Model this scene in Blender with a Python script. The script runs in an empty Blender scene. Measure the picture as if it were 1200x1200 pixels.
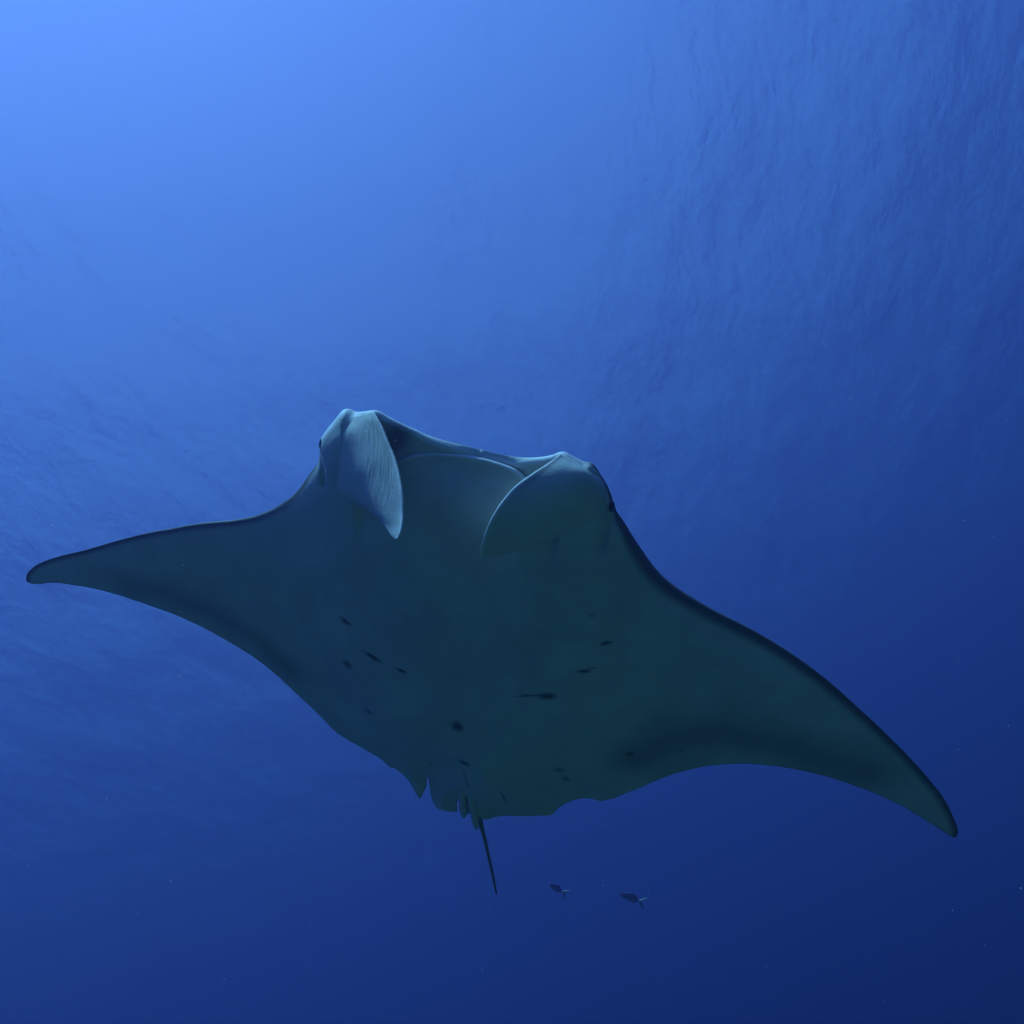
import bpy, bmesh, math, random
import numpy as np
from mathutils import Matrix, Vector
from mathutils.kdtree import KDTree
from mathutils.geometry import delaunay_2d_cdt

# ------------------------------------------------------------------ measurements, in metres
OUTLINE = [(-0.5498,0.6457),(-0.5886,0.5928),(-0.6287,0.5363),(-0.6646,0.4912),(-0.6992,0.4601),(-0.7337,0.4324),(-0.7663,0.4084),(-0.8325,0.3708),(-0.8850,0.3493),(-0.9375,0.3310),(-1.0049,0.3124),(-1.0693,0.2954),(-1.1392,0.2735),(-1.2072,0.2478),(-1.2797,0.2232),(-1.3499,0.1968),(-1.4263,0.1651),(-1.5001,0.1330),(-1.5804,0.0962),(-1.6575,0.0612),(-1.7208,0.0362),(-1.7854,0.0094),(-1.8377,-0.0144),(-1.8872,-0.0410),(-1.9233,-0.0632),(-1.9531,-0.0879),(-1.9777,-0.1114),(-1.9948,-0.1373),(-1.9993,-0.1656),(-1.9743,-0.1729),(-1.9218,-0.1601),(-1.8624,-0.1442),(-1.7591,-0.1381),(-1.6447,-0.1386),(-1.5215,-0.1549),(-1.4145,-0.1764),(-1.2955,-0.2042),(-1.1800,-0.2470),(-1.0791,-0.2949),(-0.9670,-0.3597),(-0.8823,-0.4306),(-0.7993,-0.5229),(-0.7147,-0.6156),(-0.6384,-0.7095),(-0.5750,-0.7495),(-0.5109,-0.7841),(-0.4465,-0.8188),(-0.3987,-0.8662),(-0.3798,-0.8615),(-0.3392,-0.8933),(-0.3086,-0.9435),(-0.2894,-0.9963),(-0.2764,-1.0284),(-0.2654,-1.0248),(-0.2452,-0.9708),(-0.2304,-0.9104),(-0.2320,-0.8780),(-0.2241,-0.8755),(-0.2205,-0.9156),(-0.2159,-0.9866),(-0.2065,-1.0432),(-0.1851,-1.0729),(-0.1422,-1.0735),(-0.0991,-1.0614),(-0.0950,-0.9838),(-0.0902,-0.9823),(-0.0859,-1.0547),(-0.0693,-1.0801),(-0.0493,-1.0653),(-0.0372,-1.0498),(-0.0180,-1.0662),(0.0365,-1.0696),(0.0704,-1.0420),(0.1119,-1.0154),(0.1557,-1.0029),(0.2010,-0.9887),(0.2669,-0.9630),(0.3227,-0.9414),(0.3371,-0.9184),(0.3524,-0.8843),(0.3817,-0.8440),(0.4197,-0.8104),(0.4579,-0.7898),(0.4894,-0.7832),(0.5108,-0.7871),(0.5249,-0.7875),(0.5865,-0.7429),(0.6586,-0.6752),(0.7389,-0.5954),(0.7905,-0.5506),(0.8418,-0.5125),(0.9321,-0.4625),(1.0337,-0.4275),(1.1349,-0.4121),(1.2516,-0.4123),(1.3689,-0.4300),(1.4893,-0.4643),(1.6135,-0.5144),(1.7188,-0.5762),(1.8001,-0.6287),(1.8407,-0.6565),(1.8526,-0.6555),(1.8541,-0.6386),(1.8441,-0.6010),(1.8087,-0.5351),(1.7531,-0.4466),(1.6735,-0.3520),(1.5874,-0.2603),(1.4892,-0.1646),(1.3828,-0.0681),(1.2681,0.0312),(1.1575,0.1123),(1.0510,0.1784),(0.9492,0.2299),(0.8491,0.2729),(0.7589,0.3181),(0.7166,0.3428),(0.6785,0.3681),(0.6428,0.4006),(0.6112,0.4371),(0.5567,0.5137),(0.5184,0.5744),(0.4842,0.6248),(0.4717,0.6650),(0.4537,0.7070),(0.4295,0.7442),(0.4115,0.7711),(0.3944,0.7840),(0.3726,0.7837),(0.3392,0.7972),(0.3140,0.8087),(0.2948,0.8074),(0.2732,0.7948),(0.2513,0.7852),(0.2236,0.7769),(0.1956,0.7711),(0.1618,0.7671),(0.1277,0.7663),(0.0821,0.7694),(0.0361,0.7744),(0.0016,0.7787),(-0.0331,0.7836),(-0.0767,0.7885),(-0.1189,0.7955),(-0.1552,0.8044),(-0.1879,0.8169),(-0.2219,0.8277),(-0.2517,0.8391),(-0.2768,0.8493),(-0.2940,0.8581),(-0.3112,0.8663),(-0.3289,0.8689),(-0.3534,0.8624),(-0.3821,0.8554),(-0.3994,0.8543),(-0.4199,0.8609),(-0.4407,0.8537),(-0.4702,0.8181),(-0.5025,0.7784),(-0.5231,0.7495),(-0.5335,0.7284),(-0.5406,0.6875)]
EDGE_KIND = '111111111111111111111111111100000000000000000000000000000000000000000000000000000000000000000000000001111111111111111111111122222222222222222222222222222222222222'
LIP = [(-0.3915,0.6130,0.0650),(-0.3582,0.6386,0.0650),(-0.3254,0.6638,0.0650),(-0.2927,0.6919,0.0650),(-0.2653,0.7080,0.0628),(-0.2423,0.7189,0.0584),(-0.2090,0.7351,0.0493),(-0.1685,0.7473,0.0367),(-0.1274,0.7532,0.0272),(-0.0840,0.7564,0.0250),(-0.0257,0.7596,0.0250),(0.0319,0.7577,0.0250),(0.0755,0.7542,0.0271),(0.1204,0.7498,0.0350),(0.1561,0.7419,0.0416),(0.1852,0.7262,0.0448),(0.2137,0.7071,0.0450),(0.2479,0.6840,0.0450),(0.2879,0.6585,0.0450),(0.3279,0.6362,0.0450)]
FIN_A = [[(-0.5217,0.7429,-0.0321),(-0.4443,0.8196,-0.0041),(-0.3776,0.8575,0.0288),(-0.3376,0.8784,0.0413),(-0.3179,0.8777,0.0249)],
  [(-0.5048,0.7187,0.0238),(-0.4275,0.8028,0.0645),(-0.3536,0.8355,0.0894),(-0.3053,0.8602,0.0942),(-0.2717,0.8681,0.0824)],
  [(-0.4997,0.6692,0.0471),(-0.4204,0.7462,0.0938),(-0.3313,0.7952,0.1364),(-0.2669,0.8317,0.1578),(-0.2245,0.8473,0.1468)],
  [(-0.4949,0.6124,0.0582),(-0.4153,0.6801,0.1073),(-0.3184,0.7471,0.1701),(-0.2358,0.8019,0.2119),(-0.1773,0.8250,0.2099)],
  [(-0.4784,0.5612,0.0653),(-0.4054,0.6208,0.1162),(-0.3069,0.6957,0.1877),(-0.2090,0.7677,0.2567),(-0.1426,0.8028,0.2674)],
  [(-0.4465,0.5330,0.0727),(-0.3883,0.5795,0.1154),(-0.2885,0.6547,0.2053),(-0.1872,0.7338,0.2966),(-0.1147,0.7773,0.3233)],
  [(-0.4196,0.5190,0.0651),(-0.3590,0.5641,0.1154),(-0.2606,0.6342,0.2272),(-0.1669,0.7038,0.3321),(-0.0979,0.7488,0.3698)],
  [(-0.3755,0.5163,0.0653),(-0.3160,0.5608,0.1307),(-0.2258,0.6268,0.2570),(-0.1422,0.6823,0.3638),(-0.0870,0.7311,0.4049)],
  [(-0.3221,0.5322,0.0923),(-0.2689,0.5730,0.1691),(-0.1888,0.6310,0.2981),(-0.1279,0.6701,0.3883),(-0.0838,0.7140,0.4285)],
  [(-0.2604,0.5678,0.1690),(-0.2282,0.5911,0.2223),(-0.1594,0.6386,0.3353),(-0.1186,0.6665,0.3989),(-0.0910,0.6950,0.4337)]]
FIN_B = [[(0.3939,0.7557,-0.0258),(0.3628,0.7800,0.0043),(0.3325,0.8033,0.0215),(0.3020,0.8139,0.0215)],
  [(0.4359,0.7366,0.0171),(0.3878,0.7868,0.0641),(0.3325,0.8010,0.0725),(0.2765,0.8042,0.0638)],
  [(0.4537,0.6978,0.0423),(0.3932,0.7579,0.0974),(0.3130,0.7758,0.1137),(0.2390,0.7872,0.1092)],
  [(0.4557,0.6455,0.0502),(0.3832,0.7155,0.1171),(0.2876,0.7375,0.1494),(0.1937,0.7562,0.1530)],
  [(0.4410,0.5957,0.0579),(0.3604,0.6558,0.1237),(0.2574,0.6862,0.1756),(0.1609,0.7149,0.1911)],
  [(0.4098,0.5362,0.0368),(0.3185,0.5954,0.1219),(0.2236,0.6350,0.1891),(0.1392,0.6749,0.2204)],
  [(0.3703,0.5049,0.0163),(0.2797,0.5484,0.1165),(0.1981,0.5856,0.1946),(0.1230,0.6283,0.2411)],
  [(0.3160,0.4913,0.0162),(0.2388,0.5076,0.1074),(0.1766,0.5468,0.1967),(0.1124,0.5801,0.2537)],
  [(0.2758,0.4698,0.0161),(0.1989,0.4951,0.1302),(0.1491,0.5299,0.2183),(0.1090,0.5441,0.2593)]]
SPOTS = [(-0.4683,0.0295,-0.4701,0.0315,0.0137,1.0000),(-0.3645,-0.1060,-0.3168,0.0435,0.0165,1.0000),(-0.4843,-0.1918,-0.7323,0.0267,0.0220,0.8000),(-0.2466,-0.1330,-0.2156,0.0275,0.0093,1.0000),(-0.4216,-0.4375,-0.0790,0.0245,0.0208,0.7000),(-0.0274,-0.3566,0.2714,0.0287,0.0304,1.0000),(-0.0118,-0.5719,0.1546,0.0286,0.0204,0.9000),(0.3087,-0.1281,0.1189,0.0441,0.0172,1.1000),(0.2484,-0.1354,0.2122,0.0647,0.0075,0.8000),(0.4337,0.0032,0.1704,0.0304,0.0121,1.0000),(0.4483,0.0148,0.4083,0.0412,0.0059,0.7000),(0.5035,0.1383,0.3938,0.0260,0.0112,0.9000),(0.4496,0.2586,0.2117,0.0131,0.0110,0.4000),(0.3587,-0.5615,0.2985,0.0227,0.0195,0.6000),(0.3851,-0.6327,0.3047,0.0194,0.0249,0.6000),(0.6246,-0.4397,0.2753,0.0162,0.0208,0.7000),(0.8081,-0.3844,0.2618,0.0093,0.0135,0.5000),(-0.0152,-0.7196,-1.4664,0.0904,0.0083,0.5000),(0.1358,-0.7856,-1.4459,0.0659,0.0072,0.7000),(-0.1828,-0.7000,1.2040,0.0330,0.0070,0.4000),(-0.2550,0.7817,0.8361,0.0733,0.0568,0.9000),(-0.2495,0.7538,0.7595,0.0538,0.0631,0.5000)]
BAND_R = [(0.6453,-0.4628),(0.7766,-0.3258),(0.9547,-0.2639),(1.1070,-0.2723),(1.2640,-0.3166),(1.4532,-0.3739)]
BAND_L = [(-1.4684,-0.0768),(-1.2743,-0.0820),(-1.0944,-0.1419),(-0.9209,-0.2391),(-0.7904,-0.3855)]
GROOVES = [[(0.4926,0.6607),(0.4733,0.6252),(0.4604,0.5704),(0.4532,0.5086)],[(-0.5239,0.6905),(-0.5096,0.6528),(-0.5105,0.5917)]]
EYES = [(-0.5214,0.7242,0.0203),(0.4791,0.6462,0.0189)]
TAIL = [(-0.0021,-1.0494,0.0000),(0.0137,-1.1858,-0.0200),(0.0281,-1.4174,-0.0600),(0.0363,-1.6191,-0.1000),(0.0393,-1.8052,-0.1400)]
CLASPERS = [[(-0.0551,-0.8402,0.0500),(-0.0519,-0.9546,0.0450),(-0.0534,-1.0287,0.0400)],[(-0.0173,-0.8281,0.0500),(-0.0047,-0.9606,0.0500),(0.0034,-1.0774,0.0450)]]
RAY_AXES = [(0.8082,0.2485,-0.5340),(0.3674,-0.9213,0.1273),(-0.4603,-0.2991,-0.8359)]   # across, headward, belly-ward
RAY_CENTRE = [(-0.3177,2.5313,-27.8555)][0]
CAMERA_AXES = [(0.9023,0.3110,-0.2986),(0.4311,-0.6509,0.6249),(0.0000,-0.6925,-0.7214)]   # right, up, back
FISH_A = [(-1.9230,13.7826,-23.8242)][0]
FISH_B = [(-0.8488,13.2360,-24.6858)][0]
CAMERA_DEPTH = 30.0
SUN_DIR = [(-0.0214,-0.4482,0.8937)][0]

# ------------------------------------------------------------------ camera, sky, sun, exposure
scene = bpy.context.scene
COL = scene.collection

cam_data = bpy.data.cameras.new('camera')
cam_data.sensor_width = 36.0
cam_data.lens = 18.0 / math.tan(math.radians(30.0))
cam_data.clip_start = 0.02
cam_data.clip_end = 2000.0
cam = bpy.data.objects.new('camera', cam_data)
COL.objects.link(cam)
r_, u_, b_ = (Vector(v) for v in CAMERA_AXES)
m = Matrix((r_, u_, b_)).transposed().to_4x4()
m.translation = Vector((0, 0, -CAMERA_DEPTH))
cam.matrix_world = m
scene.camera = cam

sun_vec = Vector(SUN_DIR).normalized()
world = bpy.data.worlds.new('World')
scene.world = world
world.use_nodes = True
wn = world.node_tree
wn.nodes.clear()
sky = wn.nodes.new('ShaderNodeTexSky')
sky.sky_type = 'NISHITA'
sky.sun_disc = False
sky.sun_elevation = math.asin(sun_vec.z)
sky.sun_rotation = math.atan2(sun_vec.x, sun_vec.y)
bgn = wn.nodes.new('ShaderNodeBackground')
bgn.inputs['Strength'].default_value = 0.135
wo = wn.nodes.new('ShaderNodeOutputWorld')
wn.links.new(sky.outputs[0], bgn.inputs[0])
wn.links.new(bgn.outputs[0], wo.inputs[0])

sl = bpy.data.lights.new('sun', 'SUN')
sl.energy = 5.0
sl.angle = math.radians(0.5)
sl.color = (1.0, 0.97, 0.92)
so = bpy.data.objects.new('sun', sl)
COL.objects.link(so)
so.rotation_euler = sun_vec.to_track_quat('Z', 'Y').to_euler()

vs = scene.view_settings
vs.view_transform = 'Standard'
vs.look = 'None'
vs.exposure = 1.55
vs.gamma = 1.0
vs.use_curve_mapping = False
scene.cycles.use_denoising = True
scene.cycles.adaptive_threshold = 0.02
scene.cycles.max_bounces = 6
scene.cycles.volume_bounces = 1
scene.cycles.transparent_max_bounces = 16
scene.cycles.caustics_reflective = True
scene.cycles.sample_clamp_indirect = 4.0


# ------------------------------------------------------------------ helpers
def mat(name):
    mt = bpy.data.materials.new(name)
    mt.use_nodes = True
    nt = mt.node_tree
    nt.nodes.clear()
    return mt, nt


def N(nt, typ, **kw):
    n = nt.nodes.new(typ)
    for k, v in kw.items():
        if k in n.inputs:
            n.inputs[k].default_value = v
        else:
            setattr(n, k, v)
    return n


def math_node(nt, op, a, b=None, clamp=False):
    n = nt.nodes.new('ShaderNodeMath')
    n.operation = op
    n.use_clamp = clamp
    for i, v in enumerate((a, b)):
        if v is None:
            continue
        if isinstance(v, (int, float)):
            n.inputs[i].default_value = v
        else:
            nt.links.new(v, n.inputs[i])
    return n.outputs[0]


def ramp(nt, src, lo, hi, out_lo=0.0, out_hi=1.0):
    n = nt.nodes.new('ShaderNodeMapRange')
    n.interpolation_type = 'SMOOTHSTEP'
    for k, v in (('From Min', lo), ('From Max', hi), ('To Min', out_lo), ('To Max', out_hi)):
        n.inputs[k].default_value = v
    nt.links.new(src, n.inputs['Value'])
    return n.outputs['Result']


def mix_col(nt, fac, a, b):
    n = nt.nodes.new('ShaderNodeMix')
    n.data_type = 'RGBA'
    if isinstance(fac, float):
        n.inputs[0].default_value = fac
    else:
        nt.links.new(fac, n.inputs[0])
    for i, v in ((6, a), (7, b)):
        if isinstance(v, tuple):
            n.inputs[i].default_value = v + (1.0,) if len(v) == 3 else v
        else:
            nt.links.new(v, n.inputs[i])
    return n.outputs[2]


def noise(nt, vec, scale, detail=4.0, rough=0.55, dist=0.0):
    n = N(nt, 'ShaderNodeTexNoise')
    n.inputs['Scale'].default_value = scale
    n.inputs['Detail'].default_value = detail
    n.inputs['Roughness'].default_value = rough
    n.inputs['Distortion'].default_value = dist
    if vec is not None:
        nt.links.new(vec, n.inputs['Vector'])
    return n


def mesh_obj(name, verts, faces, material, parent=None, smooth=True):
    me = bpy.data.meshes.new(name)
    me.from_pydata([tuple(map(float, v)) for v in verts], [], [tuple(map(int, f)) for f in faces])
    me.validate()
    if smooth:
        me.polygons.foreach_set('use_smooth', [True] * len(me.polygons))
    me.materials.append(material)
    o = bpy.data.objects.new(name, me)
    COL.objects.link(o)
    o.parent = parent
    return o


def smooth01(x, a, b):
    t = np.clip((x - a) / (b - a), 0, 1)
    return t * t * (3 - 2 * t)


# ------------------------------------------------------------------ the sea: surface and the water itself
def make_surface():
    mt, nt = mat('sea_surface')
    tc = N(nt, 'ShaderNodeTexCoord')
    def swell(scale, rot, stretch, detail, rough=0.55, dist=0.0):
        mp = N(nt, 'ShaderNodeMapping')
        mp.inputs['Rotation'].default_value = (0, 0, math.radians(rot))
        mp.inputs['Scale'].default_value = (1.0, stretch, 1.0)
        nt.links.new(tc.outputs['Object'], mp.inputs['Vector'])
        return noise(nt, mp.outputs[0], scale, detail, rough, dist).outputs['Fac']
    h = math_node(nt, 'MULTIPLY', swell(0.22, 20, 0.6, 2.0), 1.4)
    h = math_node(nt, 'ADD', h, math_node(nt, 'MULTIPLY', swell(0.9, -25, 0.5, 3.0, 0.55, 0.4), 0.55))
    h = math_node(nt, 'ADD', h, math_node(nt, 'MULTIPLY', swell(3.2, 35, 0.5, 2.0, 0.5), 0.11))
    bp = N(nt, 'ShaderNodeBump')
    bp.inputs['Strength'].default_value = 1.0
    bp.inputs['Distance'].default_value = 0.33
    nt.links.new(h, bp.inputs['Height'])
    # capillary ripples too small to resolve: they only spread the normals
    cap = noise(nt, tc.outputs['Object'], 70.0, 0.0, 0.5)
    c1 = N(nt, 'ShaderNodeVectorMath', operation='SUBTRACT')
    nt.links.new(cap.outputs['Color'], c1.inputs[0])
    c1.inputs[1].default_value = (0.5, 0.5, 0.5)
    c2 = N(nt, 'ShaderNodeVectorMath', operation='MULTIPLY')
    nt.links.new(c1.outputs[0], c2.inputs[0])
    c2.inputs[1].default_value = (1.5, 1.5, 0.0)
    c3 = N(nt, 'ShaderNodeVectorMath', operation='SUBTRACT')
    nt.links.new(bp.outputs[0], c3.inputs[0])
    nt.links.new(c2.outputs[0], c3.inputs[1])
    c4 = N(nt, 'ShaderNodeVectorMath', operation='NORMALIZE')
    nt.links.new(c3.outputs[0], c4.inputs[0])
    bp = c4
    fr = N(nt, 'ShaderNodeFresnel')
    fr.inputs['IOR'].default_value = 1.333
    nt.links.new(bp.outputs[0], fr.inputs['Normal'])
    tr = N(nt, 'ShaderNodeBsdfTransparent')
    gl = N(nt, 'ShaderNodeBsdfGlossy')
    gl.inputs['Roughness'].default_value = 0.12
    nt.links.new(bp.outputs[0], gl.inputs['Normal'])
    mx = N(nt, 'ShaderNodeMixShader')
    nt.links.new(fr.outputs[0], mx.inputs[0])
    nt.links.new(tr.outputs[0], mx.inputs[1])
    nt.links.new(gl.outputs[0], mx.inputs[2])
    out = N(nt, 'ShaderNodeOutputMaterial')
    nt.links.new(mx.outputs[0], out.inputs['Surface'])

    n, half = 180, 240.0
    # finer near the camera, coarser far off
    t = np.linspace(-1, 1, n + 1)
    ax = np.sign(t) * half * (0.25 * abs(t) + 0.75 * abs(t) ** 3)
    gx, gy = np.meshgrid(ax, ax)
    z = (0.10 * np.sin(0.55 * gx + 0.31 * gy + 0.4) + 0.07 * np.sin(-0.35 * gx + 0.83 * gy + 1.9)
         + 0.04 * np.sin(1.37 * gx - 0.55 * gy + 2.2))
    z *= np.exp(-(np.hypot(gx, gy) / 70.0) ** 2)
    v = np.stack([gx.ravel(), gy.ravel(), z.ravel()], 1)
    i = np.arange(n * (n + 1)).reshape(n, n + 1)[:, :-1].ravel()
    f = np.stack([i, i + 1, i + n + 2, i + n + 1], 1)
    o = mesh_obj('water_surface', v, f, mt)
    o['kind'] = 'structure'
    o['label'] = 'rippled blue sea surface seen from below'
    return o


WATER_DENSITY = 0.10
WATER_SCATTER = (0.103, 0.093, 0.235)     # share of the density that scatters
WATER_ABSORB = (0.74, 0.46, 0.235)         # share of the density that absorbs


def make_water():
    mt, nt = mat('sea_water')
    pv = N(nt, 'ShaderNodeVolumePrincipled')
    pv.inputs['Density'].default_value = WATER_DENSITY
    pv.inputs['Color'].default_value = WATER_SCATTER + (1.0,)
    ab = tuple((1.0 - a / (1.0 - s)) ** 2 for a, s in zip(WATER_ABSORB, WATER_SCATTER))
    pv.inputs['Absorption Color'].default_value = ab + (1.0,)
    pv.inputs['Anisotropy'].default_value = 0.57
    out = N(nt, 'ShaderNodeOutputMaterial')
    nt.links.new(pv.outputs[0], out.inputs['Volume'])
    bm = bmesh.new()
    bmesh.ops.create_cube(bm, size=1.0)
    for v in bm.verts:
        v.co = Vector((v.co.x * 500, v.co.y * 500, 0.8 if v.co.z > 0 else -41.0))
    me = bpy.data.meshes.new('haze')
    bm.to_mesh(me)
    bm.free()
    me.materials.append(mt)
    o = bpy.data.objects.new('haze', me)
    COL.objects.link(o)
    o['kind'] = 'stuff'
    o['label'] = 'clear blue sea water filling the whole view'
    return o


def make_seabed():  # unseen seabed, added and tinted green to bounce light onto the manta's belly
    mt, nt = mat('seabed_bounce')
    tc = N(nt, 'ShaderNodeTexCoord')
    a = noise(nt, tc.outputs['Object'], 0.12, 5.0, 0.6)
    b = noise(nt, tc.outputs['Object'], 2.5, 4.0, 0.6)
    c = mix_col(nt, ramp(nt, a.outputs['Fac'], 0.42, 0.60), (0.22, 0.26, 0.085), (0.085, 0.11, 0.035))
    c = mix_col(nt, ramp(nt, b.outputs['Fac'], 0.4, 0.7, 0.0, 0.5), c, (0.18, 0.21, 0.07))
    pb = N(nt, 'ShaderNodeBsdfDiffuse')
    nt.links.new(c, pb.inputs['Color'])
    nt.links.new(pb.outputs[0], N(nt, 'ShaderNodeOutputMaterial').inputs['Surface'])
    n, half = 120, 245.0
    ax = np.linspace(-half, half, n + 1)
    gx, gy = np.meshgrid(ax, ax)
    z = -SEABED_DEPTH + 0.8 * np.sin(gx * 0.09 + 0.5) * np.cos(gy * 0.07) + 0.5 * np.sin(gx * 0.21 - gy * 0.17 + 1.0)
    v = np.stack([gx.ravel(), gy.ravel(), z.ravel()], 1)
    i = np.arange(n * (n + 1)).reshape(n, n + 1)[:, :-1].ravel()
    o = mesh_obj('seabed', v, np.stack([i, i + 1, i + n + 2, i + n + 1], 1), mt)
    o['kind'] = 'structure'
    o['label'] = 'unseen seabed added far below to bounce light onto the belly'


SEABED_DEPTH = 37.0
make_surface()
make_seabed()
make_water()


# ------------------------------------------------------------------ the manta ray
def skin_material():
    mt, nt = mat('manta_skin')
    tc = N(nt, 'ShaderNodeTexCoord')
    ven = N(nt, 'ShaderNodeAttribute', attribute_name='ventral').outputs['Fac']
    mar = N(nt, 'ShaderNodeAttribute', attribute_name='margin').outputs['Fac']
    bnd = N(nt, 'ShaderNodeAttribute', attribute_name='band').outputs['Fac']
    # wobble the coordinates so that marks get ragged borders
    nz_ = noise(nt, tc.outputs['Object'], 38.0, 4.0, 0.6)
    off = N(nt, 'ShaderNodeVectorMath', operation='MULTIPLY_ADD')
    nt.links.new(nz_.outputs['Color'], off.inputs[0])
    off.inputs[1].default_value = (0.016, 0.016, 0.0)
    nt.links.new(tc.outputs['Object'], off.inputs[2])
    flat = N(nt, 'ShaderNodeVectorMath', operation='MULTIPLY')
    nt.links.new(off.outputs[0], flat.inputs[0])
    flat.inputs[1].default_value = (1, 1, 0)
    total = None
    for (x, y, a, l, w, s) in SPOTS:
        mp = N(nt, 'ShaderNodeMapping', vector_type='TEXTURE')
        mp.inputs['Location'].default_value = (x + 0.008, y + 0.008, 0)
        mp.inputs['Rotation'].default_value = (0, 0, a)
        mp.inputs['Scale'].default_value = (l, w, 1)
        nt.links.new(flat.outputs[0], mp.inputs['Vector'])
        ln = N(nt, 'ShaderNodeVectorMath', operation='LENGTH')
        nt.links.new(mp.outputs[0], ln.inputs[0])
        g = ramp(nt, ln.outputs['Value'], 0.30, 1.30, min(s, 1.0) * 0.85, 0.0)
        total = g if total is None else math_node(nt, 'MAXIMUM', total, g)
    msk = N(nt, 'ShaderNodeAttribute', attribute_name='marked').outputs['Fac']
    total = math_node(nt, 'MULTIPLY', total, msk)
    mott = noise(nt, tc.outputs['Object'], 5.0, 5.0, 0.6)
    belly = mix_col(nt, ramp(nt, mott.outputs['Fac'], 0.3, 0.7), (0.51, 0.545, 0.50), (0.62, 0.65, 0.60))
    fine = noise(nt, tc.outputs['Object'], 90.0, 3.0, 0.6)
    belly = mix_col(nt, ramp(nt, fine.outputs['Fac'], 0.62, 0.80, 0.0, 0.35), belly, (0.34, 0.36, 0.32))
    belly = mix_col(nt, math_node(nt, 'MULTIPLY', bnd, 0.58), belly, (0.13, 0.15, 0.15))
    belly = mix_col(nt, math_node(nt, 'MULTIPLY', mar, 0.88), belly, (0.035, 0.04, 0.045))
    pale_lit_rim = N(nt, 'ShaderNodeAttribute', attribute_name='pale').outputs['Fac']
    belly = mix_col(nt, pale_lit_rim, belly, (0.84, 0.86, 0.84))  # white lips, plus the sunlit rim highlight put into the colour
    belly = mix_col(nt, total, belly, (0.05, 0.045, 0.035))
    back = mix_col(nt, ramp(nt, mott.outputs['Fac'], 0.4, 0.65), (0.03, 0.033, 0.038), (0.07, 0.075, 0.08))
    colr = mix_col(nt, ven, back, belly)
    # creases on the fin that is rolled forward
    cr = N(nt, 'ShaderNodeAttribute', attribute_name='crease').outputs['Fac']
    cn = N(nt, 'ShaderNodeAttribute', attribute_name='finuv')
    mp = N(nt, 'ShaderNodeMapping')
    mp.inputs['Scale'].default_value = (26.0, 2.0, 1.0)
    nt.links.new(cn.outputs['Vector'], mp.inputs['Vector'])
    wr = noise(nt, mp.outputs[0], 1.3, 4.0, 0.65, 1.6)
    hgt = math_node(nt, 'MULTIPLY', math_node(nt, 'MULTIPLY', wr.outputs['Fac'], cr), 0.0075)
    hgt = math_node(nt, 'ADD', hgt, math_node(nt, 'MULTIPLY', fine.outputs['Fac'], 0.0012))
    bp = N(nt, 'ShaderNodeBump')
    bp.inputs['Strength'].default_value = 1.0
    bp.inputs['Distance'].default_value = 1.0
    nt.links.new(hgt, bp.inputs['Height'])
    pb = N(nt, 'ShaderNodeBsdfPrincipled')
    pb.inputs['Roughness'].default_value = 0.55
    pb.inputs['Specular IOR Level'].default_value = 0.25
    nt.links.new(colr, pb.inputs['Base Color'])
    nt.links.new(bp.outputs[0], pb.inputs['Normal'])
    out = N(nt, 'ShaderNodeOutputMaterial')
    nt.links.new(pb.outputs[0], out.inputs['Surface'])
    return mt


def catmull(P, k):
    """resample rows of P (n, ...) with k steps per span"""
    P = np.asarray(P, float)
    n = len(P)
    ext = np.concatenate([(2 * P[0] - P[1])[None], P, (2 * P[-1] - P[-2])[None]])
    out = []
    for i in range(n - 1):
        p0, p1, p2, p3 = ext[i:i + 4]
        for j in range(k):
            t = j / k
            out.append(0.5 * (2 * p1 + (p2 - p0) * t + (2 * p0 - 5 * p1 + 4 * p2 - p3) * t * t
                              + (3 * p1 - p0 - 3 * p2 + p3) * t ** 3))
    out.append(P[-1])
    return np.array(out)


def seg_dist(p, poly, closed=False, chunk=4000):
    """distance from points p (n,2) to a polyline; returns distance, segment index, parameter, signed side"""
    a = np.asarray(poly, float)
    b = np.roll(a, -1, 0) if closed else a[1:]
    if not closed:
        a = a[:-1]
    d = b - a
    L2 = (d ** 2).sum(1)
    D, I, T, Sg = [], [], [], []
    for s in range(0, len(p), chunk):
        q = p[s:s + chunk, None, :] - a[None]
        t = np.clip((q * d).sum(2) / L2, 0, 1)
        r = q - t[..., None] * d
        dd = (r ** 2).sum(2)
        i = dd.argmin(1)
        k = np.arange(len(i))
        D.append(np.sqrt(dd[k, i])); I.append(i); T.append(t[k, i])
        Sg.append(np.sign(d[i, 0] * q[k, i, 1] - d[i, 1] * q[k, i, 0]))
    return np.concatenate(D), np.concatenate(I), np.concatenate(T), np.concatenate(Sg)


def near_dist(p, chain, closed=True):
    """distance to a finely sampled chain through its nearest sample and the two segments at it"""
    c = np.asarray(chain, float)
    kd = KDTree(len(c))
    for k, q in enumerate(c):
        kd.insert((q[0], q[1], 0.0), k)
    kd.balance()
    i = np.array([kd.find((q[0], q[1], 0.0))[1] for q in p])
    best = np.hypot(*(p - c[i]).T)
    n = len(c)
    for j in (i - 1, i):
        k = (j + 1) % n
        a, b = c[j % n], c[k]
        dd = b - a
        L2 = np.maximum((dd ** 2).sum(1), 1e-12)
        if not closed:
            L2 = np.where(L2 > 0.03 ** 2, 1e12, L2)
        s = np.clip(((p - a) * dd).sum(1) / L2, 0, 1)
        best = np.minimum(best, np.hypot(*(p - a - s[:, None] * dd).T))
    return best, i


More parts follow.
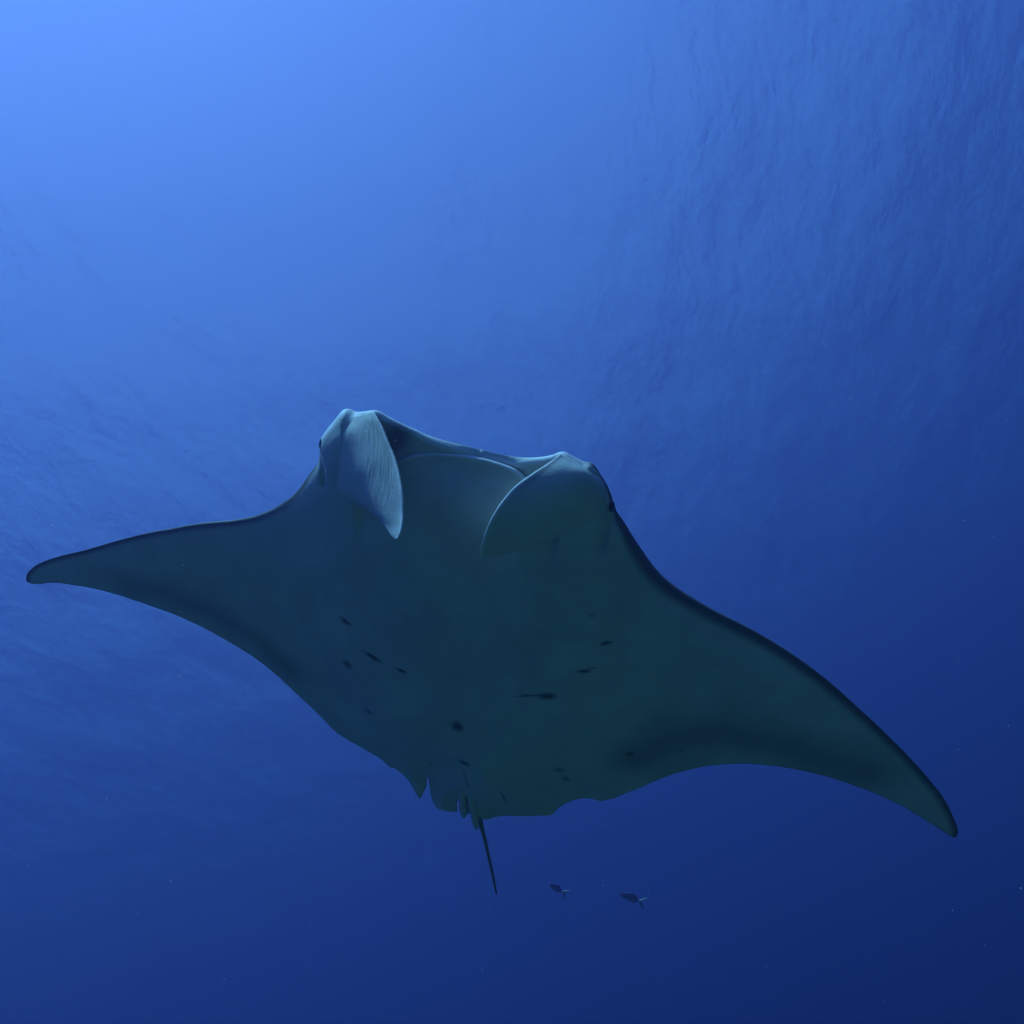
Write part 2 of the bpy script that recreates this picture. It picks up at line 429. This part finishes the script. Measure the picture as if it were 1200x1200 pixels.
def inside(p, poly):
    a = np.asarray(poly); b = np.roll(a, -1, 0)
    c = np.zeros(len(p), bool)
    for (x1, y1), (x2, y2) in zip(a, b):
        if y1 == y2:
            continue
        hit = ((y1 > p[:, 1]) != (y2 > p[:, 1])) & (p[:, 0] < (x2 - x1) * (p[:, 1] - y1) / (y2 - y1) + x1)
        c ^= hit
    return c


def wing_bend(x):
    k = (np.maximum(np.abs(x) - 0.3, 0) / 1.7) ** 2
    return np.where(x > 0, -0.10 * k, 0.02 * k)


def make_manta():
    rng = np.random.default_rng(4)
    ol = np.array(OUTLINE)
    kind = np.array([int(c) for c in EDGE_KIND])
    # dense outline: rounded everywhere except across the notches of the hind edge
    dense, dk = [], []
    n = len(ol)
    for i in range(n):
        p0, p1, p2, p3 = ol[i - 1], ol[i], ol[(i + 1) % n], ol[(i + 2) % n]
        L = np.linalg.norm(p2 - p1)
        k = max(1, int(L / 0.007))
        sharp = kind[i] == 0 and L < 0.055
        for j in range(k):
            t = j / k
            if sharp:
                q = p1 + (p2 - p1) * t
            else:
                q = 0.5 * (2 * p1 + (p2 - p0) * t + (2 * p0 - 5 * p1 + 4 * p2 - p3) * t * t + (3 * p1 - p0 - 3 * p2 + p3) * t ** 3)
            dense.append(q); dk.append(kind[i])
    dense = np.array(dense); dk = np.array(dk)
    # ragged hind edge
    nb = len(dense)
    w = np.convolve(rng.normal(0, 1, nb + 8), np.ones(5) / 5, 'same')[:nb] * 0.0016
    tang = np.roll(dense, -1, 0) - np.roll(dense, 1, 0)
    nrm = np.stack([-tang[:, 1], tang[:, 0]], 1) / np.linalg.norm(tang, axis=1)[:, None]
    dense += nrm * (w * (dk == 0))[:, None]
    area = 0.5 * np.sum(dense[:, 0] * np.roll(dense[:, 1], -1) - np.roll(dense[:, 0], -1) * dense[:, 1])
    inn = nrm if area > 0 else -nrm
    lo, hi = dense.min(0), dense.max(0)
    pts = []
    s = 0.011
    gx, gy = np.meshgrid(np.arange(lo[0], hi[0], s), np.arange(lo[1], hi[1], s))
    gx[1::2] += s / 2
    g = np.stack([gx.ravel(), gy.ravel()], 1)
    pts.append(g)
    s2 = 0.0055
    gx, gy = np.meshgrid(np.arange(-0.56, 0.52, s2), np.arange(0.42, 0.88, s2))
    gx[1::2] += s2 / 2
    pts[0] = g[~((g[:, 0] > -0.56) & (g[:, 0] < 0.52) & (g[:, 1] > 0.42))]
    pts.append(np.stack([gx.ravel(), gy.ravel()], 1))
    P = np.concatenate(pts)
    P = P[inside(P, dense)]
    d, _ = near_dist(P, dense)
    P = P[d > 0.0125]
    rings = []
    for off in (0.0012, 0.0035, 0.0075):
        q = dense + inn * off
        dd, _ = near_dist(q, dense)
        ok = (dd > off * 0.8) & inside(q, dense)
        rings.append(q[ok])
    # keep the lip crisp: rows of points on either side of it
    lip = catmull(np.array(LIP), 14)
    lipz = lip[:, 2]
    lip = lip[:, :2]
    lt = np.gradient(lip, axis=0)
    ln = np.stack([-lt[:, 1], lt[:, 0]], 1) / np.linalg.norm(lt, axis=1)[:, None]
    dl, _, _, _ = seg_dist(P, lip)
    P = P[dl > 0.017]
    for off in (-0.014, -0.0095, -0.006, -0.003, 0.0, 0.002, 0.004, 0.006, 0.009, 0.0125):
        q = lip + ln * off
        dd, _ = near_dist(q, dense)
        rings.append(q[inside(q, dense) & (dd > 0.004)])
    P = np.concatenate([dense, P] + rings)
    P = P + 0
    bed = [(k, (k + 1) % nb) for k in range(nb)]
    res = delaunay_2d_cdt([Vector(p) for p in P], bed, [], 1, 1e-6)
    V = np.array([tuple(v) for v in res[0]])
    Fc = np.array([f for f in res[2]])
    cen = V[Fc].mean(1)
    ok = inside(cen, dense)
    Fc = Fc[ok]
    a2 = np.cross(V[Fc[:, 1]] - V[Fc[:, 0]], V[Fc[:, 2]] - V[Fc[:, 0]])
    Fc[a2 < 0] = Fc[a2 < 0][:, ::-1]

    d, _ = near_dist(V, dense)
    onb = d < 1e-5
    x, y = V[:, 0], V[:, 1]
    wsp = np.where(x > 0, 1.86, 2.0)
    ax = np.abs(x) / wsp
    # soft share of leading edge against hind edge
    dle, _ = near_dist(V, dense[dk > 0], False)
    dte, _ = near_dist(V, dense[dk == 0], False)
    body = np.exp(-(np.abs(x + 0.01) / 0.58) ** 3)
    front = smooth01(y, 0.35, 0.65)
    Dl = 0.30 - 0.18 * front
    prof_l = np.sqrt(np.clip(1 - (1 - np.clip(dle / Dl, 0, 1)) ** 2, 0, 1))
    prof_t = np.clip(dte / 0.42, 0, 1) ** 0.85
    edge = prof_l * prof_t
    edge[onb] = 0
    th = 0.030 + 0.05 * (1 - ax)
    zv = edge * (th * 0.8 + 0.085 * body) * (1 - 0.2 * front)
    zd = -edge * (th + 0.15 * body)
    zd = np.where(front > 0, zd * (1 - front) + front * np.maximum(zd, -(0.012 * np.sqrt(np.clip(dle / 0.007, 0, 1)) + 0.42 * dle)), zd)
    mid = wing_bend(x)
    headmid = 0.0 * x
    # gentle hollows and swells so the belly is not a perfect lens
    for _ in range(26):
        cx, cy = rng.uniform(-1.7, 1.6), rng.uniform(-0.9, 0.7)
        r1 = rng.uniform(0.08, 0.3)
        zv = zv + rng.normal(0, 0.0035) * np.exp(-((x - cx) ** 2 + (y - cy) ** 2) / r1 ** 2) * edge
    # folds between head lobes and shoulders
    for gl, dep, wd in zip(GROOVES, (0.030, 0.018), (0.016, 0.012)):
        gd, _, gt, _ = seg_dist(V, gl)
        zv = zv - dep * np.exp(-(gd / wd) ** 2)
    # gill slits: shallow ventral cuts
    for (sx, sy, a, l, w_, st) in SPOTS[:2] + SPOTS[3:4] + SPOTS[7:8] + SPOTS[9:10] + SPOTS[11:12]:
        ux = (x - sx) * math.cos(a) + (y - sy) * math.sin(a)
        uy = -(x - sx) * math.sin(a) + (y - sy) * math.cos(a)
        zv = zv - 0.006 * np.exp(-(ux / (l * 1.3)) ** 2 - (uy / 0.007) ** 2)
    zv = zv + mid + headmid
    zd = zd + mid + headmid
    # mouth: behind the lip the jaw, ahead of it the roof of the mouth, set back under the lip
    ldst, li, lt_, lsg = seg_dist(V, lip)
    endf = smooth01(x, lip[0, 0] + 0.0, lip[0, 0] + 0.03) * (1 - smooth01(x, lip[-1, 0] - 0.03, lip[-1, 0]))
    ahead = np.where(np.interp(x, lip[:, 0], lip[:, 1]) < y, 1.0, -1.0) * ldst
    lipr = np.exp(-(np.clip(-ahead, 0, 1) / 0.11) ** 2) * endf * (ahead <= 0.0)
    zlip = np.interp(x, lip[:, 0], lipz)
    zv = np.where(ahead <= 0, zv + (zlip - zv) * lipr, zv)
    rnd = np.clip(1 + ahead / 0.010, 0, 1) * endf
    zv = np.where((ahead <= 0), zv - 0.010 * (1 - np.sqrt(np.clip(1 - rnd ** 2, 0, 1))), zv)
    palate = zd + 0.010 + 0.02 * smooth01(d, 0.0, 0.1)
    step = smooth01(ahead, 0.0, 0.0055) * endf
    zroof = np.where(d < 0.03, zv, palate)
    roof_mix = smooth01(d, 0.002, 0.016)
    zroof = 0.012 * np.sqrt(np.clip(1 - (1 - np.clip(d / 0.012, 0, 1)) ** 2, 0, 1)) - 0.004 * smooth01(d, 0.012, 0.02) + np.minimum(0.42 * d, zlip - 0.012) - 0.020 * np.exp(-(ahead / 0.010) ** 2)
    zroof = np.maximum(zroof, zd + 0.004)
    zwall = (zlip - 0.010) * (1 - step) + zroof * step
    zv = np.where(ahead > 0, zv * (1 - endf) + zwall * endf, zv)
    under = np.where(ahead > 0, step * endf * np.exp(-np.clip(ahead - 0.0075, 0, 1) / 0.018), 0) * 0.022
    yv = y - under
    # fillets: the body swells up to meet the base of each head fin
    for gridp, wmax in ((FIN_A, 0.30), (FIN_B, 0.22)):
        g = catmull(np.array(gridp), 8)
        g = np.swapaxes(catmull(np.swapaxes(g, 0, 1), 10), 0, 1)
        nrow = int(g.shape[0] * 0.75)
        base = g[2:nrow, :max(2, int(g.shape[1] * wmax))].copy()
        base[..., 2] -= 0.10 * smooth01(np.linspace(0, 1, len(base)), 0.35, 1.0)[:, None]
        base = base.reshape(-1, 3)
        near = np.where((np.abs(x - base[:, 0].mean()) < 0.3) & (np.abs(y - base[:, 1].mean()) < 0.3))[0]
        q = V[near]
        dd2 = ((q[:, None, :] - base[None, :, :2]) ** 2).sum(2)
        j = dd2.argmin(1)
        zf = base[j, 2] - 0.8 * np.sqrt(dd2[np.arange(len(j)), j]) - 0.0125
        z0 = zv[near]
        kk = 0.045
        hh = np.clip(0.5 + 0.5 * (zf - z0) / kk, 0, 1)
        zs = z0 * (1 - hh) + zf * hh + kk * hh * (1 - hh)
        wgt = smooth01(d[near], 0.003, 0.03) * (1 - smooth01(zf - z0, 0.05, 0.09))
        zv[near] = z0 + (zs - z0) * wgt
    zv = np.where(onb, mid + headmid, zv)
    zd = np.where(onb, mid + headmid, np.minimum(zd, zv - 0.0005))

    # vertices: boundary ones are shared by belly and back
    nv = len(V)
    top = np.stack([x, yv, zv], 1)
    bot_id = np.full(nv, -1)
    inn_id = np.where(~onb)[0]
    bot_id[inn_id] = nv + np.arange(len(inn_id))
    bot_id[onb] = np.where(onb)[0]
    verts = np.concatenate([top, np.stack([x[inn_id], y[inn_id], zd[inn_id]], 1)])
    faces = np.concatenate([Fc, bot_id[Fc][:, ::-1]])
    faces = [f for f in faces]

    ventral = np.concatenate([np.ones(nv), np.zeros(len(inn_id))])
    ventral[:nv][onb] = 0.8
    hz = smooth01(y, 0.62, 0.72) * (1 - smooth01(x, 0.36, 0.44))
    ventral[nv:] = hz[inn_id] * (1 - smooth01(dle[inn_id], 0.012, 0.03))
    ventral[:nv][onb] = np.maximum(0.8, hz[onb])
    wl = np.where(x > 0, 0.040 - 0.012 * np.clip(x - 1.0, 0, 1), 0.024) * smooth01(-y, -0.80, -0.45)
    wl = wl * smooth01(np.abs(x), 0.36, 0.62) + 0.0001
    margin = (1 - smooth01(dle, wl * 0.25, wl * 1.15))
    margin = np.maximum(margin, 0.7 * (1 - smooth01(dte, 0.0, 0.006)))
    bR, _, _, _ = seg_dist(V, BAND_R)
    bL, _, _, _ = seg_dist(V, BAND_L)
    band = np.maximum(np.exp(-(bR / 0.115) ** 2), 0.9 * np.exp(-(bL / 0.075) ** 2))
    pad = np.zeros(len(inn_id))
    headz = smooth01(y, 0.66, 0.74) * smooth01(x, -0.56, -0.50) * (1 - smooth01(x, 0.34, 0.42))
    pale_lit_v = np.maximum(headz * (1 - smooth01(d, 0.006, 0.018)), endf * np.exp(-(ahead / 0.009) ** 2))  # whitens lip and head rim, painting in their sunlit line
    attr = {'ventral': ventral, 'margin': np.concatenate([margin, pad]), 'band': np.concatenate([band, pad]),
            'crease': np.zeros(len(verts)), 'marked': np.concatenate([np.ones(nv), pad]), 'pale': np.concatenate([pale_lit_v, pale_lit_v[inn_id]])}
    finuv = np.zeros((len(verts), 3))
    verts = [verts]
    vcount = len(verts[0])
    A = {k: [v] for k, v in attr.items()}
    A['finuv'] = [finuv]

    def add(vs_, fs_, ven=1.0, mar=0.0, crease=None, uv=None, pale=None):
        nonlocal vcount
        vs_ = np.asarray(vs_)
        faces.extend(tuple(int(q) + vcount for q in f) for f in fs_)
        verts.append(vs_)
        A['ventral'].append(np.broadcast_to(ven, len(vs_)).astype(float))
        A['margin'].append(np.broadcast_to(mar, len(vs_)).astype(float))
        A['band'].append(np.zeros(len(vs_)))
        A['marked'].append(np.zeros(len(vs_)))
        A['pale'].append(np.zeros(len(vs_)) if pale is None else pale)
        A['crease'].append(np.zeros(len(vs_)) if crease is None else crease)
        A['finuv'].append(np.zeros((len(vs_), 3)) if uv is None else uv)
        vcount += len(vs_)

    def fin(grid, thick, crease_from=None, dark_edge=0.0):
        g = catmull(np.array(grid), 8)
        g = np.swapaxes(catmull(np.swapaxes(g, 0, 1), 10), 0, 1)
        nr, nc = g.shape[:2]
        du = np.gradient(g, axis=0); dv = np.gradient(g, axis=1)
        nn = np.cross(du, dv)
        nn /= np.linalg.norm(nn, axis=2)[..., None] + 1e-9
        nn *= np.sign(nn[..., 2].mean())
        U, W = np.meshgrid(np.linspace(0, 1, nr), np.linspace(0, 1, nc), indexing='ij')
        e = np.sqrt(np.clip(1 - W, 0, 1)) * 0.6 + 0.4
        tip = np.sqrt(np.clip((1 - U) * 2.2, 0, 1)) * 0.85 + 0.15
        t = thick * np.clip(e * tip, 0.10, 1)
        back = g - nn * t[..., None]
        # round the free border: pull a bead round it
        vid = np.arange(nr * nc).reshape(nr, nc)
        fs_ = []
        off = nr * nc
        for i in range(nr - 1):
            for j in range(nc - 1):
                a, b, c, dd = vid[i, j], vid[i, j + 1], vid[i + 1, j + 1], vid[i + 1, j]
                fs_.append((a, dd, c, b)); fs_.append((a + off, b + off, c + off, dd + off))
        ring = list(vid[0, :]) + list(vid[1:, -1]) + list(vid[-1, -2::-1]) + list(vid[-2:0:-1, 0])
        # bulged mid row
        nring = len(ring)
        f = g.reshape(-1, 3); b2 = back.reshape(-1, 3)
        outd = np.zeros((nr, nc, 3))
        outd[:, -1] += (g[:, -1] - g[:, -2]) / (np.linalg.norm(g[:, -1] - g[:, -2], axis=1)[:, None] + 1e-9)
        outd[-1, :] += (g[-1] - g[-2]) / (np.linalg.norm(g[-1] - g[-2], axis=1)[:, None] + 1e-9)
        mid_ = []
        for q in ring:
            o_ = outd.reshape(-1, 3)[q]
            mid_.append((f[q] + b2[q]) / 2 + o_ * np.linalg.norm(f[q] - b2[q]) * 0.35)
        for k in range(nring):
            k2 = (k + 1) % nring
            m1, m2 = 2 * off + k, 2 * off + k2
            fs_.append((ring[k], ring[k2], m2, m1)); fs_.append((m1, m2, ring[k2] + off, ring[k] + off))
        vs_ = np.concatenate([f, b2, np.array(mid_)])
        cre = np.zeros(len(vs_)); uv = np.zeros((len(vs_), 3))
        if crease_from is not None:
            c0 = smooth01(W, crease_from, crease_from + 0.3) * smooth01(U, 0.0, 0.08) * (1 - smooth01(U, 0.45, 0.7))
            cre[:off] = c0.ravel()
            uv[:off] = np.stack([(W * 0.55 + U * 0.35).ravel(), (U * 0.9 - 0.3 * W).ravel(), np.zeros(off)], 1)
        mar = np.zeros(len(vs_))
        mar[:off] = (smooth01(W, 0.86, 0.93) * (1 - smooth01(W, 0.95, 0.99)) * dark_edge * (1 - smooth01(U, 0.2, 0.5))).ravel()
        pl = np.ones(len(vs_))
        pl[:off] = smooth01(W, 0.96, 1.0).ravel()  # fin border painted pale as its sunlit edge
        pl[off:2 * off] = smooth01(W, 0.9, 1.0).ravel()
        add(vs_, fs_, 1.0, mar, cre, uv, pl)

    fin(FIN_A, 0.020, crease_from=0.42)
    fin(FIN_B, 0.022, dark_edge=0.55)

    def tube(path, radii, seg=10, ven=1.0, mar=0.0):
        p = catmull(np.array(path), 8)
        rr = np.interp(np.linspace(0, 1, len(p)), np.linspace(0, 1, len(radii)), radii)
        tg = np.gradient(p, axis=0); tg /= np.linalg.norm(tg, axis=1)[:, None]
        u = np.cross(tg, (0, 0, 1.0)); u /= np.linalg.norm(u, axis=1)[:, None]
        v = np.cross(u, tg)
        an = np.linspace(0, 2 * math.pi, seg, endpoint=False)
        vs_ = np.concatenate([p[i] + rr[i] * (np.cos(an)[:, None] * u[i] + np.sin(an)[:, None] * v[i]) for i in range(len(p))])
        fs_ = []
        for i in range(len(p) - 1):
            for j in range(seg):
                j2 = (j + 1) % seg
                fs_.append((i * seg + j, i * seg + j2, (i + 1) * seg + j2, (i + 1) * seg + j))
        fs_.append(tuple(range(seg))[::-1])
        fs_.append(tuple(range((len(p) - 1) * seg, len(p) * seg)))
        add(vs_, fs_, ven, mar)

    tube(TAIL, [0.017, 0.0085, 0.0072, 0.0066, 0.0052], ven=0.25)
    tube(CLASPERS[0], [0.010, 0.015, 0.016, 0.016, 0.015, 0.008])
    tube(CLASPERS[1], [0.010, 0.016, 0.0175, 0.017, 0.015, 0.009])

    verts = np.concatenate(verts)
    o = mesh_obj('manta_ray', verts, faces, skin_material())
    me = o.data
    for k in ('ventral', 'margin', 'band', 'crease', 'marked', 'pale'):
        at = me.attributes.new(k, 'FLOAT', 'POINT')
        at.data.foreach_set('value', np.concatenate(A[k]).astype(np.float32))
    at = me.attributes.new('finuv', 'FLOAT_VECTOR', 'POINT')
    at.data.foreach_set('vector', np.concatenate(A['finuv']).astype(np.float32).ravel())
    bm = bmesh.new(); bm.from_mesh(me)
    bmesh.ops.recalc_face_normals(bm, faces=bm.faces)
    bm.to_mesh(me); bm.free()
    M = Matrix([Vector(a) for a in RAY_AXES]).transposed().to_4x4()
    M.translation = Vector(RAY_CENTRE)
    o.matrix_world = M
    o['label'] = 'large manta ray gliding overhead with pale belly, spread wings and curled head fins'
    o['category'] = 'manta ray'
    # eyes on the sides of the head
    em, nt = mat('manta_eye')
    pb = N(nt, 'ShaderNodeBsdfPrincipled')
    pb.inputs['Base Color'].default_value = (0.012, 0.014, 0.018, 1)
    pb.inputs['Roughness'].default_value = 0.15
    out = N(nt, 'ShaderNodeOutputMaterial')
    nt.links.new(pb.outputs[0], out.inputs['Surface'])
    for (ex, ey, ez), sx in zip(EYES, (1, -1)):
        bm = bmesh.new()
        bmesh.ops.create_uvsphere(bm, u_segments=20, v_segments=12, radius=0.019 if sx > 0 else 0.016)
        for v in bm.verts:
            v.co.x *= 0.5; v.co.y *= 1.25
        me2 = bpy.data.meshes.new('eye')
        bm.to_mesh(me2); bm.free()
        me2.polygons.foreach_set('use_smooth', [True] * len(me2.polygons))
        me2.materials.append(em)
        e = bpy.data.objects.new('eye', me2)
        COL.objects.link(e)
        e.parent = o
        e.location = (ex + sx * 0.003, ey, ez)
    return o


make_manta()


# ------------------------------------------------------------------ two small fish
def fish_material():
    mt, nt = mat('fish_skin')
    tc = N(nt, 'ShaderNodeTexCoord')
    sp = N(nt, 'ShaderNodeSeparateXYZ')
    nt.links.new(tc.outputs['Object'], sp.inputs[0])
    pale = N(nt, 'ShaderNodeAttribute', attribute_name='pale').outputs['Fac']
    nz_ = noise(nt, tc.outputs['Object'], 60.0, 3.0)
    c = mix_col(nt, ramp(nt, sp.outputs['Z'], -0.03, 0.02), (0.20, 0.22, 0.34), (0.10, 0.09, 0.22))
    c = mix_col(nt, ramp(nt, nz_.outputs['Fac'], 0.4, 0.7, 0.0, 0.4), c, (0.05, 0.06, 0.10))
    c = mix_col(nt, pale, c, (0.50, 0.50, 0.42))
    pb = N(nt, 'ShaderNodeBsdfPrincipled')
    pb.inputs['Roughness'].default_value = 0.4
    nt.links.new(c, pb.inputs['Base Color'])
    out = N(nt, 'ShaderNodeOutputMaterial')
    nt.links.new(pb.outputs[0], out.inputs['Surface'])
    return mt


FISH_MAT = fish_material()
EYE_MAT, _nt = mat('fish_eye')
_pb = N(_nt, 'ShaderNodeBsdfPrincipled', Roughness=0.2)
_pb.inputs['Base Color'].default_value = (0.02, 0.02, 0.02, 1)
_nt.links.new(_pb.outputs[0], N(_nt, 'ShaderNodeOutputMaterial').inputs['Surface'])


def make_fish(loc, L, axis, up, curve, label):
    """axis: direction the fish swims; body along local +x (snout) to -x (tail)"""
    seg, st = 14, 17
    t = np.linspace(0, 1, st)
    prof = np.interp(t, [0, .04, .12, .28, .45, .65, .82, .93, 1.0], [0.012, .05, .085, .118, .128, .105, .062, .034, .028]) * L
    wid = prof * np.interp(t, [0, .3, .8, 1], [.62, .58, .45, .25])
    xs = (0.5 - t * 0.78) * L
    bendy = lambda xx: curve * L * (np.clip(0.2 * L - xx, 0, 9) / L) ** 2
    vs_, fs_, pale = [], [], []
    an = np.linspace(0, 2 * math.pi, seg, endpoint=False)
    for i in range(st):
        for a in an:
            vs_.append((xs[i], wid[i] * math.cos(a) + bendy(xs[i]), prof[i] * math.sin(a)))
            pale.append(0)
    for i in range(st - 1):
        for j in range(seg):
            j2 = (j + 1) % seg
            fs_.append((i * seg + j, i * seg + j2, (i + 1) * seg + j2, (i + 1) * seg + j))
    fs_.append(tuple(range(seg)))
    fs_.append(tuple(range((st - 1) * seg, st * seg))[::-1])

    def sheet(poly, pl):
        b = len(vs_)
        h = 0.0035 * L / 0.2
        k = len(poly)
        for sgn in (1, -1):
            for (px, pz) in poly:
                vs_.append((px * L, sgn * h + bendy(px * L), pz * L)); pale.append(pl)
        fs_.append(tuple(range(b, b + k)))
        fs_.append(tuple(range(b + k, b + 2 * k))[::-1])
        for q in range(k):
            q2 = (q + 1) % k
            fs_.append((b + q, b + k + q, b + k + q2, b + q2))
    sheet([(-.25, .00), (-.27, .03), (-.34, .09), (-.44, .165), (-.50, .20), (-.47, .13), (-.40, .06), (-.355, .0)], 1.0)
    sheet([(-.25, .00), (-.355, .0), (-.40, -.06), (-.47, -.13), (-.50, -.20), (-.44, -.165), (-.34, -.09), (-.27, -.03)], 0.0)
    sheet([(.22, .10), (.16, .155), (.05, .16), (-.08, .13), (-.17, .085), (-.14, .05), (.1, .10)], 0.0)
    sheet([(.02, -.11), (-.04, -.155), (-.10, -.135), (-.17, -.085), (-.13, -.05)], 0.0)
    sheet([(.18, -.10), (.13, -.15), (.08, -.145), (.10, -.10)], 0.0)
    o = mesh_obj('fish', vs_, fs_, FISH_MAT)
    at = o.data.attributes.new('pale', 'FLOAT', 'POINT')
    at.data.foreach_set('value', np.array(pale, np.float32))
    ax = Vector(axis).normalized()
    up = Vector(up); up = (up - ax * up.dot(ax)).normalized()
    sd = up.cross(ax)
    M = Matrix((ax, sd, up)).transposed().to_4x4()
    M.translation = Vector(loc)
    o.matrix_world = M
    o['label'] = label
    o['category'] = 'fish'
    o['group'] = 'small fish below the manta ray'
    for sgn in (1, -1):
        bm = bmesh.new()
        bmesh.ops.create_icosphere(bm, subdivisions=2, radius=0.022 * L)
        me = bpy.data.meshes.new('eye'); bm.to_mesh(me); bm.free()
        me.materials.append(EYE_MAT)
        e = bpy.data.objects.new('eye', me)
        COL.objects.link(e)
        e.parent = o
        e.location = (0.40 * L, sgn * 0.062 * L, 0.03 * L)
    return o


Rv, Uv, Bv = (Vector(v) for v in CAMERA_AXES)


def view_dir(x, y, z):
    return Rv * x + Uv * y + Bv * z


make_fish(FISH_A, 0.36, view_dir(-0.62, 0.55, 0.55), view_dir(0.55, 0.75, -0.3), 0.6,
          'small dark fish with bent body below the manta tail')
make_fish(FISH_B, 0.42, view_dir(-0.85, 0.42, 0.25), view_dir(0.4, 0.9, -0.2), 0.15,
          'small dark violet fish with pale upper tail lobe')


# ------------------------------------------------------------------ specks drifting in the water
def make_specks():
    rng = random.Random(11)
    mt, nt = mat('drifting_speck')
    pb = N(nt, 'ShaderNodeBsdfPrincipled', Roughness=0.8)
    pb.inputs['Base Color'].default_value = (0.7, 0.72, 0.7, 1)
    nt.links.new(pb.outputs[0], N(nt, 'ShaderNodeOutputMaterial').inputs['Surface'])
    bm = bmesh.new()
    for _ in range(120):
        d = rng.uniform(1.2, 6.0)
        p = view_dir(rng.uniform(-.62, .62) * d, rng.uniform(-.62, .2) * d, -d)
        r = rng.uniform(0.0006, 0.0016) * (0.5 + d * 0.25)
        mtx = Matrix.Translation(p + Vector((0, 0, -CAMERA_DEPTH))) @ Matrix.Diagonal((r * rng.uniform(.6, 1.5), r, r * rng.uniform(.6, 1.6), 1))
        bmesh.ops.create_icosphere(bm, subdivisions=1, radius=1.0, matrix=mtx)
    me = bpy.data.meshes.new('plankton')
    bm.to_mesh(me); bm.free()
    me.materials.append(mt)
    o = bpy.data.objects.new('plankton', me)
    COL.objects.link(o)
    o['kind'] = 'stuff'
    o['label'] = 'tiny pale specks drifting in the water'


make_specks()
